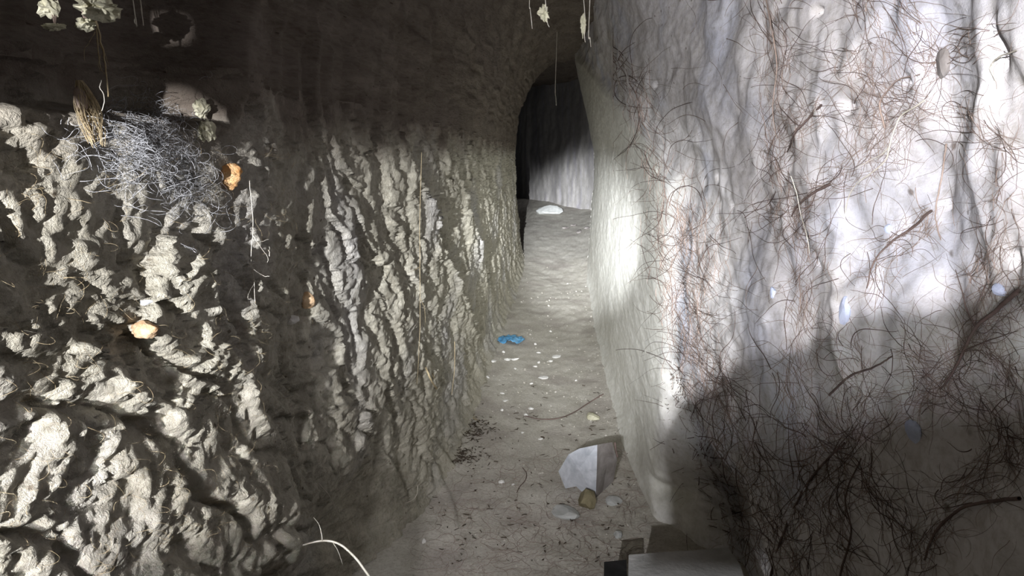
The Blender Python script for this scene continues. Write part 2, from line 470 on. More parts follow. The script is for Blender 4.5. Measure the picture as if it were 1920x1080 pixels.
for k, (r0, f0) in enumerate(((0, o0), (2 * n, o0 + 4))):
    loop_i = [Vector(mv[r0 + i]) for i in range(n)]; loop_o = [Vector(mv[f0 + i]) for i in range(4)]
    ids = [f0 + i for i in range(4)] + [r0 + i for i in range(n)]
    flat = lambda q: Vector((q.x, q.z, 0))
    for t in tessellate_polygon([[flat(q) for q in loop_o], [flat(q) for q in loop_i]]):
        mf.append(tuple(ids[i] for i in t))
struct(link_mesh('shadow_screen', mv, mf, M['screen_earth'], None, False), 'unseen earth screen added to shape the torch shadows')

# ------------------------------------------------------------------ builders for roots and stones
RAY = np.array(CAM_R)
def rays(px, py):
    d = np.stack([(px - 960) / F, -(py - 540) / F, -np.ones_like(px)], -1)
    return d @ RAY.T
def wall_pts(px, py, fn, x0, lo=0.15, hi=8.2):
    d = rays(px, py)
    t = np.clip(x0 / np.where(np.abs(d[..., 0]) < 1e-4, 1e-4 * np.sign(x0), d[..., 0]), 0.05, 12)
    for _ in range(10):
        x = fn((d[..., 1] * t).ravel(), (CAMZ + d[..., 2] * t).ravel()).reshape(t.shape)
        t = 0.5 * t + 0.5 * np.clip(x / d[..., 0], 0.05, 12)
    return np.stack([d[..., 0] * t, d[..., 1] * t, CAMZ + d[..., 2] * t], -1)
def floor_pts(px, py):
    d = rays(px, py); t = -CAMZ / d[..., 2]
    for _ in range(4):
        t = (ZF((d[..., 0] * t).ravel(), (d[..., 1] * t).ravel()).reshape(t.shape) - CAMZ) / d[..., 2]
    return np.stack([d[..., 0] * t, d[..., 1] * t, CAMZ + d[..., 2] * t], -1)
def tubes(name, Q, R, mat, sides=3, parent=None):
    """Q (n, k, 3) curves, R (n, k) radii -> one mesh of thin tubes"""
    n, k, _ = Q.shape
    T = np.gradient(Q, axis=1)
    T /= np.linalg.norm(T, axis=-1, keepdims=True) + 1e-9
    ref = np.where(np.abs(T[..., 2:3]) > 0.8, np.array([1.0, 0, 0]), np.array([0, 0, 1.0]))
    A = np.cross(T, ref); A /= np.linalg.norm(A, axis=-1, keepdims=True) + 1e-9
    B = np.cross(T, A)
    th = np.arange(sides) * 2 * np.pi / sides
    V = Q[:, :, None, :] + R[:, :, None, None] * (A[:, :, None, :] * np.cos(th)[None, None, :, None] + B[:, :, None, :] * np.sin(th)[None, None, :, None])
    idx = np.arange(n * k * sides).reshape(n, k, sides)
    nx = np.roll(idx, -1, axis=2)
    q = np.stack([idx[:, :-1], nx[:, :-1], nx[:, 1:], idx[:, 1:]], -1).reshape(-1, 4)
    me = bpy.data.meshes.new(name)
    m = len(q)
    me.vertices.add(n * k * sides); me.loops.add(m * 4); me.polygons.add(m)
    me.vertices.foreach_set('co', V.reshape(-1).astype(np.float32))
    me.loops.foreach_set('vertex_index', q.reshape(-1).astype(np.int32))
    me.polygons.foreach_set('loop_start', (np.arange(m) * 4).astype(np.int32))
    me.polygons.foreach_set('loop_total', np.full(m, 4, np.int32))
    me.polygons.foreach_set('use_smooth', np.ones(m, bool))
    me.update(calc_edges=True)
    me.materials.append(mat)
    o = bpy.data.objects.new(name, me); COL.objects.link(o)
    if parent is not None: o.parent = parent
    return o
def smooth_path(pts, n=28, wob=0.0, seed=0):
    """Catmull-Rom through points (k, 3) with a little wander"""
    p = np.array([tuple(v) for v in pts], float)
    p = np.vstack([2 * p[0] - p[1], p, 2 * p[-1] - p[-2]])
    m = len(p) - 3
    u = np.linspace(0, m - 1e-6, n); i = u.astype(int); t = (u - i)[:, None]
    a, b, c, d = p[i], p[i + 1], p[i + 2], p[i + 3]
    q = 0.5 * (2 * b + (c - a) * t + (2 * a - 5 * b + 4 * c - d) * t ** 2 + (3 * b - a - 3 * c + d) * t ** 3)
    if wob:
        r = np.random.default_rng(seed)
        w = r.normal(0, 1, (n, 3)); w = (w + np.roll(w, 1, 0) + np.roll(w, 2, 0)) / 3
        q = q + w * wob
    return q
def root_thing(name, label, cat, main, r0, r1, mat, branches=(), group=None, wob=0.0, seed=0, n=30, sides=6):
    """a root: main stem with branches as parts; all points in world space"""
    base = Vector(tuple(main[0]))
    q = smooth_path(main, n, wob, seed) - np.array(base)
    R = np.linspace(r0, r1, n)
    if not branches:
        o = tubes(name, q[None], R[None], mat, sides)
        o.location = base
    else:
        o = empty(name, base)
        tubes('stem', q[None], R[None], mat, sides, o)
        for k, (pts, rb) in enumerate(branches):
            qb = smooth_path(pts, 16, wob, seed + 5 + k) - np.array(base)
            tubes('branch', qb[None], np.linspace(rb, rb * 0.35, 16)[None], mat, 5, o)
    tag(o, label, cat, group)
    return o
def rock_mesh(name, size, seed, mat, sub=2, rough=0.18, cuts=5, flat=True):
    import bmesh
    bm = bmesh.new()
    bmesh.ops.create_icosphere(bm, subdivisions=sub, radius=1.0)
    r = random.Random(seed)
    planes = []
    for _ in range(cuts):
        v = Vector((r.uniform(-1, 1), r.uniform(-1, 1), r.uniform(-1, 1))).normalized()
        planes.append((v, r.uniform(0.55, 0.85)))
    for v in bm.verts:
        co = v.co.copy()
        for nrm, d in planes:
            e = co.dot(nrm) - d
            if e > 0: co -= nrm * e
        k = 1 + rough * (r.random() - 0.5)
        v.co = Vector((co.x * size[0] * k, co.y * size[1] * k, co.z * size[2] * k))
    me = bpy.data.meshes.new(name)
    bm.to_mesh(me); bm.free()
    if not flat: me.polygons.foreach_set('use_smooth', [True] * len(me.polygons))
    me.materials.append(mat)
    return me
def rock(name, loc, size, seed, mat, label, cat, group=None, sub=2, rough=0.18, cuts=5, rot=None, flat=True):
    o = bpy.data.objects.new(name, rock_mesh(name, size, seed, mat, sub, rough, cuts, flat))
    COL.objects.link(o); o.location = loc
    r = random.Random(seed + 1)
    o.rotation_euler = rot if rot else (r.uniform(-.3, .3), r.uniform(-.3, .3), r.uniform(0, 6.28))
    return tag(o, label, cat, group)

# ------------------------------------------------------------------ stones and litter on the floor
# faceted grey stone: a slab standing on its lower edge, ridge down the middle
def faceted_stone():
    yb = on_floor(1100, 932).y + 0.03
    front = [(1047, 884), (1066, 852), (1086, 841), (1120, 834), (1148, 829), (1157, 862), (1150, 902), (1130, 922), (1117, 934), (1100, 930), (1080, 912), (1060, 916)]
    dep = [0.03, 0.015, 0.005, -0.03, 0.03, 0.05, 0.045, 0.02, -0.035, -0.015, 0.0, 0.02]
    c = P(1100, 885, yb)
    v = [P(px, py, yb + d) - c for (px, py), d in zip(front, dep)]
    n = len(v)
    ridge = P(1119, 880, yb - 0.05) - c; lf = P(1085, 880, yb - 0.035) - c; rt = P(1138, 870, yb + 0.0) - c
    back = [Vector((q.x * 0.75, q.y + 0.04, q.z * 0.80 - 0.01)) for q in v]
    verts = v + [ridge, lf, rt] + back
    R_, L_, T_ = n, n + 1, n + 2; B0 = n + 3
    fs = []; mats = []
    left_loop = [8, 9, 10, 11, 0, 1, 2, 3]
    for a, b in zip(left_loop[:-1], left_loop[1:]): fs.append((L_, b, a)); mats.append(0)
    fs.append((L_, R_, 3)); mats.append(0); fs.append((L_, 8, R_)); mats.append(0)
    right_loop = [3, 4, 5, 6, 7, 8]
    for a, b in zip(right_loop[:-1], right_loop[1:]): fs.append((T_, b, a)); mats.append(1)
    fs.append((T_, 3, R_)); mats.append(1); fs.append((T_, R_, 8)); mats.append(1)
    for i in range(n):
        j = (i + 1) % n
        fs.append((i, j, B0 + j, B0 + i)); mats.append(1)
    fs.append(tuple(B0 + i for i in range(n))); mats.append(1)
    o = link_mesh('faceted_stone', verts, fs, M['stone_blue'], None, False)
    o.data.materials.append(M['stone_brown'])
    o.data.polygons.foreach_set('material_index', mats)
    o.location = c
    tag(o, 'blue-grey faceted stone with a brownish right side, standing on the tunnel floor', 'stone')
faceted_stone()
p = on_floor(1100, 945)
rock('broken_stone', p + Vector((0.0, -0.01, 0.02)), (0.036, 0.05, 0.04), 5, M['stone_olive'], 'olive brown lump leaning against the front of the faceted grey stone', 'stone')
p = on_floor(1062, 963)
rock('flat_stone', p + Vector((0, 0, 0.006)), (0.05, 0.06, 0.016), 9, M['stone_pale'], 'flat pale stone half buried in front of the olive brown lump', 'stone')
p = on_floor(1150, 943)
rock('flat_stone', p + Vector((0, 0, 0.006)), (0.035, 0.03, 0.012), 12, M['stone_pale'], 'small flat stone to the right of the olive brown lump', 'stone')
p = on_floor(1158, 1006)
rock('pebble', p + Vector((0, 0, 0.006)), (0.016, 0.02, 0.014), 15, M['stone_pale'], 'greenish grey pebble on the shaded floor behind the black block', 'stone')

def block(name, top_px, zt, mat, label, jit, seed):
    r = random.Random(seed)
    top = []
    for px, py in top_px:
        d = ray(px, py); t = (zt - CAMZ) / d.z
        top.append(Vector((d.x * t, d.y * t, zt)))
    c = sum(top, Vector()) / len(top); c.z = 0
    n = len(top); verts = []; faces = []
    lev = [(1.0, 0.0), (1.02, -0.012), (1.03, -0.45 * zt), (1.0, -zt + zf(c.x, c.y) - 0.01)]
    for sc, dz in lev:
        for q in top:
            verts.append(Vector(((q.x - c.x) * sc + r.uniform(-jit, jit), (q.y - c.y) * sc + r.uniform(-jit, jit), zt + dz + (r.uniform(-jit, jit) if dz > -0.1 else 0))))
    for a in range(3):
        for i in range(n):
            j = (i + 1) % n
            faces.append((a * n + j, a * n + i, (a + 1) * n + i, (a + 1) * n + j))
    faces.append(tuple(range(n))); faces.append(tuple(range(4 * n - 1, 3 * n - 1, -1)))
    o = link_mesh(name, verts, faces, mat, None, False); o.location = c
    tag(o, label, 'block')
block('stone_block', [(1180, 1040), (1215, 1036), (1260, 1034), (1300, 1033), (1335, 1029), (1366, 1028), (1388, 1060), (1402, 1100), (1420, 1150), (1300, 1160), (1178, 1165), (1177, 1100)], 0.30, M['block'],
      'squared pale grey stone block at the foot of the right wall, lower picture edge', 0.0025, 3)
block('dark_block', [(1133, 1053), (1152, 1051), (1174, 1050), (1176, 1090), (1176, 1140), (1135, 1142), (1132, 1095)], 0.23, M['stone_black'],
      'small black block touching the left side of the pale stone block', 0.001, 4)

# blue plastic wrapper, crumpled
def wrapper():
    c = on_floor(957, 640)
    nu, nv = 26, 14
    U, V = np.meshgrid(np.linspace(-1, 1, nu), np.linspace(-1, 1, nv))
    edge = 1 - 0.25 * np.abs(V) ** 2 + 0.1 * noise(V * 2, V * 0, 3)
    x = U * 0.092 * edge; y = V * 0.085 * (1 - 0.3 * np.abs(U) ** 3)
    z = 0.016 + 0.016 * fbm(U * 2.2 + 3, V * 1.6, 3, 71) + 0.010 * (1 - U * U) * (1 - V * V)
    z = np.maximum(z, 0.003)
    o = grid_mesh('plastic_wrapper', np.stack([x, y, z], -1), M['wrapper'])
    o.location = (c.x, c.y, c.z)
    md = o.modifiers.new('thickness', 'SOLIDIFY'); md.thickness = 0.0008
    tag(o, 'crumpled blue plastic wrapper lying on the tunnel floor', 'wrapper')
wrapper()

# pale chips, each one its own stone
chips = [(944, 661, 5, 5), (951, 675, 12, 5), (966, 675, 15, 7), (925, 678, 12, 5), (1003, 688, 9, 6), (1032, 678, 9, 5), (1043, 669, 16, 4), (1010, 662, 7, 4),
         (966, 692, 6, 5), (914, 708, 9, 5), (1020, 709, 20, 6), (996, 720, 6, 4), (1080, 714, 6, 4), (995, 767, 13, 6), (941, 770, 6, 6), (986, 779, 10, 6),
         (942, 738, 10, 4), (1032, 622, 5, 4), (1004, 646, 6, 5), (1014, 823, 9, 4), (980, 812, 5, 4), (1010, 680, 6, 4), (940, 905, 12, 8), (962, 910, 6, 6), (795, 1018, 8, 14), (947, 752, 10, 4)]
for i, (px, py, w, h) in enumerate(chips):
    c = on_floor(px, py); k = c.y / F
    hh = max(0.003, h * k * 0.55)
    rock('stone_chip', c + Vector((0, 0, hh * 0.35)), (w * k * 0.55, w * k * 0.7, hh), 40 + i, M['chip'], 'small white stone chip scattered on the tunnel floor', 'stone', 'white chips on the tunnel floor', 1, 0.3, 3)
c = on_floor(1017, 822)
rock('clod', c + Vector((0, 0, 0.004)), (0.011, 0.012, 0.006), 90, M['litter'], 'single dark brown crumb on the floor left of the faceted stone', 'clod', None, 1)
c = on_floor(1110, 784)
rock('clod', c + Vector((0, 0, 0.008)), (0.032, 0.05, 0.016), 91, M['clod'], 'yellowish clod on the floor behind the faceted stone by the right wall', 'clod', None, 2)

# stone on the ledge at the bend
c = on_floor(1030, 402)
rock('ledge_stone', c + Vector((0, 0.05, 0.05)), (0.21, 0.14, 0.085), 21, M['stone_pale'], 'pale block of stone lying at the far bend of the tunnel', 'stone', None, 2, 0.06, 6, (0.05, 0.03, 0.1))
for i, (px, py) in enumerate(((1060, 430), (1085, 437), (1100, 430), (1075, 425))):
    c = on_floor(px, py)
    rock('rubble', c + Vector((0, 0, 0.02)), (0.04, 0.06, 0.02), 60 + i, M['stone_brown'], 'small lump of rubble at the foot of the far right corner', 'stone', 'rubble at the far bend', 1, 0.2, 3)

# twigs and roots lying on the floor
def floor_path(px_list, lift=0.004):
    return [on_floor(px, py) + Vector((0, 0, lift)) for px, py in px_list]
root_thing('twig', 'curved brown twig lying across the floor behind the faceted stone', 'twig', floor_path([(985, 782), (1010, 788), (1045, 787), (1075, 776), (1100, 760), (1131, 741)], 0.006), 0.0022, 0.003, M['root_dark'])
root_thing('twig', 'short crooked dark twig on the floor left of the faceted stone', 'twig', floor_path([(980, 879), (987, 889), (985, 902), (974, 915), (969, 926)]), 0.002, 0.0014, M['root_dark'])
root_thing('twig', 'black stick standing against the right edge of the faceted stone', 'twig', [P(1153, 830, 2.62), P(1155, 845, 2.60), P(1158, 857, 2.58)], 0.004, 0.003, M['root_dark'])
root_thing('floor_root', 'straw brown root bending from the left wall onto the floor', 'root', [on_left(792, 690) + Vector((.012, 0, 0)), on_left(806, 722) + Vector((.015, 0, 0))] + floor_path([(838, 752), (868, 772), (893, 790)], 0.006), 0.0035, 0.002, M['root_straw'],
           [(floor_path([(838, 752), (860, 760), (884, 778), (900, 795)], 0.007), 0.002), ([on_left(800, 700) + Vector((.02, 0, 0))] + floor_path([(832, 758), (850, 775), (872, 790)], 0.006), 0.002)])

# dark leaf litter: too fine to count
def litter():
    n = 520
    r = np.random.default_rng(5)
    cx = np.concatenate([r.normal(885, 22, 180), r.normal(868, 18, 120), r.uniform(800, 1180, 220)])
    cy = np.concatenate([r.normal(806, 11, 180), r.normal(856, 10, 120), r.uniform(720, 1060, 220)])
    k = 5
    a = r.uniform(0, 6.28, n); ln = r.uniform(4, 14, n)
    t = np.linspace(-.5, .5, k)
    px = cx[:, None] + np.cos(a)[:, None] * ln[:, None] * t + r.normal(0, 1, (n, k))
    py = cy[:, None] + np.sin(a)[:, None] * 0.45 * ln[:, None] * t + r.normal(0, 0.6, (n, k))
    Q = floor_pts(px, py); Q[..., 2] += 0.003 + r.uniform(0, 0.006, (n, 1))
    R = np.full((n, k), 0.0013) * r.uniform(0.6, 1.7, (n, 1)); R[:, 0] *= 0.3; R[:, -1] *= 0.3
    tag(tubes('leaf_litter', Q, R, M['litter'], 3), 'dark needles and leaf crumbs strewn in patches over the floor', 'litter', None, 'stuff')
    # fine brown roots lying on the near floor
    n, k = 420, 16
    cx = r.uniform(790, 1215, n); cy = r.uniform(850, 1085, n)
    a = r.uniform(0, 6.28, n); px = np.zeros((n, k)); py = np.zeros((n, k))
    for j in range(k):
        px[:, j] = cx; py[:, j] = cy
        a = a + r.normal(0, 0.35, n); cx = cx + np.cos(a) * 4.2; cy = cy + np.sin(a) * 2.6
    Q = floor_pts(px, py); Q[..., 2] += 0.001 + 0.002 * r.random((n, 1))
    R = np.full((n, k), 0.0005) * r.uniform(0.5, 1.6, (n, 1))
    tag(tubes('floor_rootlets', Q, R, M['root_mid'], 3), 'fine dark rootlets matted over the near floor', 'rootlets', None, 'stuff')
    # grit
    n = 1800
    px = r.uniform(770, 1240, n); py = 500 + 580 * r.random(n) ** 0.8
    C = floor_pts(px[:, None], py[:, None])[:, 0]
    ok = (C[:, 0] > -0.47) & (C[:, 0] < 0.27)
    C = C[ok]; n = len(C)
    sz = (0.0012 + 0.0028 * r.random(n) ** 2)[:, None, None] * (0.7 + 0.25 * C[:, 1])[:, None, None]
    oct_ = np.array([[1, 0, 0], [-1, 0, 0], [0, 1, 0], [0, -1, 0], [0, 0, .8], [0, 0, -.8]]) 
    V = C[:, None, :] + sz * (oct_ + r.normal(0, .2, (n, 6, 3)))
    V[..., 2] += sz[..., 0] * 0.3
    ft = np.array([[0, 2, 4], [2, 1, 4], [1, 3, 4], [3, 0, 4], [2, 0, 5], [1, 2, 5], [3, 1, 5], [0, 3, 5]])
    fa = (np.arange(n)[:, None, None] * 6 + ft).reshape(-1, 3)
    o = link_mesh('grit', V.reshape(-1, 3), [tuple(map(int, f)) for f in fa], M['floor'], None, False)
    tag(o, 'grit and crumbs of earth over the trodden floor', 'grit', None, 'stuff')
litter()

# ------------------------------------------------------------------ roots on the right wall
GUIDES = [[(1735, 190), (1700, 215), (1660, 270), (1610, 320), (1560, 350), (1510, 380), (1492, 405), (1500, 450), (1520, 480), (1500, 540), (1510, 620), (1500, 700)],
          [(1440, 0), (1455, 80), (1460, 170), (1450, 250), (1460, 330), (1470, 420)],
          [(1545, 195), (1500, 230), (1480, 280)],
          [(1690, 0), (1720, 60), (1760, 120), (1800, 90), (1850, 70)],
          [(1750, 400), (1700, 440), (1650, 480), (1630, 540)],
          [(1920, 540), (1860, 590), (1820, 640), (1780, 720), (1700, 760), (1650, 800)],
          [(1240, 380), (1250, 450), (1262, 560), (1272, 640), (1285, 720), (1300, 800)],
          [(1270, 380), (1290, 470), (1300, 560), (1320, 660), (1340, 740)],
          [(1300, 380), (1320, 450), (1345, 520)],
          [(1160, 100), (1185, 160), (1200, 230), (1230, 310), (1250, 380)],
          [(1880, 360), (1870, 440), (1830, 520), (1870, 580)],
          [(1280, 640), (1350, 720), (1400, 820), (1430, 920), (1440, 1020)],
          [(1480, 680), (1500, 760), (1520, 850), (1500, 960), (1480, 1080)],
          [(1600, 650), (1620, 740), (1600, 830), (1640, 920), (1700, 1000)],
          [(1700, 640), (1760, 700), (1850, 760), (1900, 850)],
          [(1920, 830), (1850, 880), (1780, 940), (1740, 1010), (1720, 1080)],
          [(1780, 200), (1850, 260), (1920, 300)],
          [(1560, 110), (1600, 140), (1640, 200), (1620, 240), (1600, 300)],
          [(1620, 0), (1660, 90), (1640, 160), (1720, 200)],
          [(1330, 800), (1340, 880), (1380, 960), (1400, 1040)],
          [(1560, 800), (1570, 900), (1560, 1000), (1590, 1080)],
          [(1820, 620), (1880, 680), (1920, 760)]]
def walk(r, cx, cy, a, k, step, curl):
    px = np.zeros((len(cx), k)); py = np.zeros((len(cx), k)); da = r.normal(0, curl, len(cx))
    for j in range(k):
        px[:, j] = cx; py[:, j] = cy
        da = 0.8 * da + r.normal(0, curl * 0.6, len(cx))
        a = a + da
        cx = cx + np.cos(a) * step; cy = cy + np.sin(a) * step
    return px, py
def right_rootlets(name, n_guide, n_rand, k, step, r_px, mat, label, seed, guides, spread):
    r = np.random.default_rng(seed)
    gx, gy, ga = [], [], []
    for g in guides:
        g = np.array(g, float); seg = np.diff(g, axis=0); ln = np.hypot(seg[:, 0], seg[:, 1])
        m = max(3, int(n_guide * ln.sum() / 5200))
        for _ in range(m):
            i = r.choice(len(seg), p=ln / ln.sum()); t = r.random()
            q = g[i] + seg[i] * t
            gx.append(q[0] + r.normal(0, spread)); gy.append(q[1] + r.normal(0, spread))
            ga.append(math.atan2(seg[i][1], seg[i][0]) + r.normal(0, 0.45) + (math.pi if r.random() < 0.5 else 0))
    m = n_rand
    gx = np.concatenate([gx, r.uniform(1250, 1960, m)]); gy = np.concatenate([gy, r.uniform(-30, 1100, m)])
    ga = np.concatenate([ga, r.uniform(0, 6.28, m)])
    st = step * r.uniform(0.5, 1.3, len(gx))
    px, py = walk(r, gx, gy, ga, k, st, 0.10)
    px = np.clip(px, 1150, 2100)
    Q = wall_pts(px, py, XR, 0.285)
    dep = Q[..., 1]
    R = np.maximum(0.00012, dep * r_px / F) * r.uniform(0.5, 1.6, (len(gx), 1)) * np.linspace(1.2, 0.5, k)[None]
    Q[..., 0] -= R * 0.3 + 0.0012 * np.abs(r.normal(0, 1, (len(gx), 1))) * np.sin(np.linspace(0, np.pi, k))[None]
    o = tubes(name, Q, R, mat, 3)
    tag(o, label, 'rootlets', None, 'stuff')
right_rootlets('dark_rootlets', 420, 40, 26, 5.0, 0.55, M['root_dark'], 'web of hair-fine dark rootlets clinging to the right wall', 3, GUIDES, 15)
right_rootlets('shade_rootlets', 480, 20, 20, 5.0, 0.65, M['root_dark'], 'dark thicket of rootlets over the shaded lower right wall', 6, GUIDES[11:16] + GUIDES[19:], 26)
right_rootlets('brown_rootlets', 2400, 200, 18, 4.2, 0.42, M['root_mid'], 'fine brown rootlets between the dark ones on the right wall', 4, GUIDES, 18)

def wall_root(px_list, r0, r1, mat, label, lift=0.002, wob=0.0006, seed=0, branches=()):
    pts = []
    for px, py in px_list:
        q = on_right(px, py); q.x -= lift; pts.append(q)
    br = []
    for bl, rb in branches:
        bp = []
        for px, py in bl:
            q = on_right(px, py); q.x -= lift; bp.append(q)
        br.append((bp, rb))
    return root_thing('wall_root', label, 'root', pts, r0, r1, mat, br, None, wob, seed, 40)
wall_root([(1742, 188), (1725, 200), (1700, 215), (1685, 240), (1675, 275), (1668, 300), (1640, 325), (1612, 345), (1596, 375), (1590, 420), (1592, 480)], .0009, .0006, M['root_pale'], 'pale bent root crossing the upper middle of the right wall', .004, .0003, 1,
          [([(1675, 275), (1660, 290), (1640, 300), (1610, 318)], .0008)])
wall_root([(1752, 395), (1720, 425), (1690, 445), (1660, 470), (1640, 500), (1630, 540)], .0014, .0007, M['root_dark'], 'dark root sloping down to the left below the pale bent root', .003, .0004, 2)
wall_root([(1560, 345), (1530, 362), (1500, 385), (1488, 405)], .0020, .0012, M['root_dark'], 'short thick dark root at the elbow of the brown root bundle', .003, .0004, 3)
wall_root([(1545, 197), (1520, 222), (1495, 250), (1480, 285)], .0016, .0008, M['root_dark'], 'dark forked root on the pale bulge of the right wall', .003, .0004, 4, [([(1520, 222), (1500, 235), (1470, 205), (1462, 190)], .0009)])
wall_root([(1920, 545), (1880, 580), (1840, 615), (1815, 660), (1795, 700), (1770, 730)], .0019, .0008, M['root_dark'], 'thick black root running down from the right picture edge at the shadow line', .004, .0005, 5,
          [([(1840, 615), (1825, 585), (1812, 545), (1800, 505)], .0009), ([(1815, 660), (1860, 640), (1920, 620)], .0008)])
wall_root([(1560, 740), (1600, 705), (1640, 690), (1680, 668)], .0015, .0008, M['root_dark'], 'dark arched root just below the shadow edge on the right wall', .003, .0004, 6)
wall_root([(1920, 935), (1860, 940), (1800, 960), (1760, 1000), (1740, 1050)], .0016, .0009, M['root_dark'], 'black root curving along the lower right picture corner', .003, .0005, 7)
wall_root([(1450, 1080), (1470, 1010), (1500, 940), (1540, 880), (1590, 830)], .0022, .0012, M['root_dark'], 'dark root rising from the stone block along the shaded right wall', .004, .0006, 8)
wall_root([(1665, 240), (1655, 200), (1662, 180), (1690, 150), (1730, 140)], .0012, .0006, M['root_mid'], 'brown looped root above the pale bent root', .003, .0004, 9)
wall_root([(1490, 330), (1500, 360), (1508, 400), (1520, 440), (1525, 475)], .0007, .0005, M['root_pale'], 'thin pale root hanging beside the brown root bundle', .005, .0003, 10)
wall_root([(1440, 0), (1452, 60), (1460, 130), (1452, 200), (1460, 260)], .0012, .0007, M['root_mid'], 'brown root running straight down from the top of the right wall', .003, .0005, 11)
wall_root([(1880, 150), (1870, 125), (1890, 105), (1920, 95)], .0008, .0005, M['root_pale'], 'pale hooked root near the top right picture corner', .005, .0003, 12)
wall_root([(1780, 270), (1772, 330), (1760, 400), (1770, 450)], .0009, .0005, M['root_mid'], 'thin brown root dropping straight on the pale right hand bulge', .003, .0004, 13)
wall_root([(1580, 1080), (1600, 1000), (1590, 930), (1620, 860)], .0013, .0007, M['root_dark'], 'dark root climbing the bottom of the right wall between two pale streaks', .003, .0005, 14)

# bluish stones bedded in the right wall
for i, (px, py, w, h, lab) in enumerate(((1583, 583, 17, 32, 'long light blue stone bedded in the right wall above the shadow edge'),
                                         (1449, 548, 9, 13, 'small blue-grey stone bedded in the right wall beside a dark crack'),
                                         (1667, 429, 9, 9, 'bright bluish speck of stone beside the sloping dark root'),
                                         (1712, 808, 30, 20, 'blue-grey stone bedded in the shaded lower right wall'),
                                         (1875, 545, 18, 14, 'blue-grey stone between black roots near the right picture edge'),
                                         (1768, 115, 20, 30, 'dark grey pointed stone bedded high in the right wall'))):
    q = on_right(px, py); k = q.y / F
    rock('bedded_stone', q + Vector((0.001, 0, 0)), (0.006, w * k * 1.2, h * k), 120 + i, M['blue_stone'] if i < 5 else M['stone_brown'], lab, 'stone', None, 2, 0.1, 4, (0.2, 0, 0))

# ------------------------------------------------------------------ roots and clods on the left wall and roof
def lp(px, py, lift=0.006):
    q = on_left(px, py); q.x += lift; return q
# orange lumps of clay
for i, (px, py, w, h, m, lab) in enumerate(((427, 330, 15, 26, 'orange', 'bright orange lump of clay high on the left wall'),
                                             (573, 562, 11, 17, 'buff', 'buff orange lump of clay on the shaded part of the left wall'),
                                             (265, 618, 11, 19, 'buff', 'buff orange lump of clay between the roots of the near left wall'))):
    q = on_left(px, py); k = q.y / F
    rock('clay_lump', q + Vector((0.004, 0, 0)), (0.014, w * k * 1.8, h * k), 150 + i, M[m], lab, 'clay lump', None, 3, 0.25, 4, (0, 0, 0), False)
for i, (px, py, w, h, lab) in enumerate(((268, 565, 10, 12, 'blue-grey stone bedded above the buff clay lump on the left wall'),
                                          (545, 600, 14, 10, 'whitish stone below the buff lump on the shaded left wall'))):
    q = on_left(px, py); k = q.y / F
    rock('bedded_stone', q + Vector((0.003, 0, 0)), (0.012, w * k * 1.5, h * k), 160 + i, M['stone_blue' if i == 0 else 'chip'], lab, 'stone', None, 2, 0.15, 4, (0, 0, 0))
# branching pale root below the orange lump
root_thing('hanging_root', 'pale branching root hanging below the bright orange clay lump', 'root', [lp(441, 335, .02), lp(443, 390, .022), lp(446, 440, .022), lp(442, 475, .022), lp(448, 520, .022), lp(452, 565, .02)], 0.00045, .0003, M['root_pale'],
           [([lp(446, 440, .022), lp(455, 462, .025), lp(470, 480, .025), lp(474, 492, .022)], .0004), ([lp(448, 505, .022), lp(460, 516, .025), lp(478, 518, .022)], .0004),
            ([lp(446, 436, .022), lp(462, 452, .022), lp(478, 448, .02)], .0003), ([lp(474, 480, .025), lp(480, 462, .02)], .0004), ([lp(449, 530, .022), lp(440, 550, .02), lp(438, 562, .02)], .0003)], None, .0006, 3)
root_thing('hanging_root', 'long thin straw coloured root hanging straight down the lit left wall', 'root', [lp(757, 285, .05), lp(759, 400, .045), lp(760, 520, .045), lp(762, 620, .04), lp(764, 720, .03)], .0006, .0004, M['root_straw'], [([lp(760, 500, .045), lp(748, 508, .04), lp(742, 512, .03)], .0006), ([lp(761, 560, .045), lp(772, 580, .04), lp(780, 610, .03)], .0006)], None, .0006, 6)
root_thing('hanging_root', 'thin root hanging down the left wall near the floor, right of the long one', 'root', [lp(834, 640, .04), lp(834, 690, .04), lp(833, 740, .03)], .0015, .001, M['root_straw'], (), None, .0005, 7)
root_thing('pale_root', 'pale forked root arching out of the dark hollow at the lower left', 'root', [P(568, 1022, 1.12), P(590, 1016, 1.12), P(615, 1014, 1.13), P(640, 1022, 1.13), P(665, 1045, 1.13), P(690, 1078, 1.13), P(705, 1105, 1.13)], .0016, .0022, M['root_pale'],
           [([P(604, 1014, 1.125), P(602, 998, 1.12), P(597, 982, 1.11), P(588, 970, 1.10)], .0011), ([P(625, 1018, 1.13), P(635, 1036, 1.14), P(642, 1058, 1.15)], .0008)], None, .0003, 8)
root_thing('pale_root', 'straight grey rootlet above the pale forked root', 'root', [lp(583, 905, .015), lp(600, 930, .02), lp(612, 952, .02), lp(632, 985, .02), lp(648, 1018, .015)], .0009, .0007, M['root_pale'], (), None, .0004, 9)
root_thing('pale_root', 'short curved rootlet at the edge of the dark hollow by the floor', 'root', [lp(772, 910, .02), lp(768, 925, .025), lp(760, 936, .025), lp(749, 943, .02)], .0014, .0009, M['root_pale'], (), None, .0004, 10)

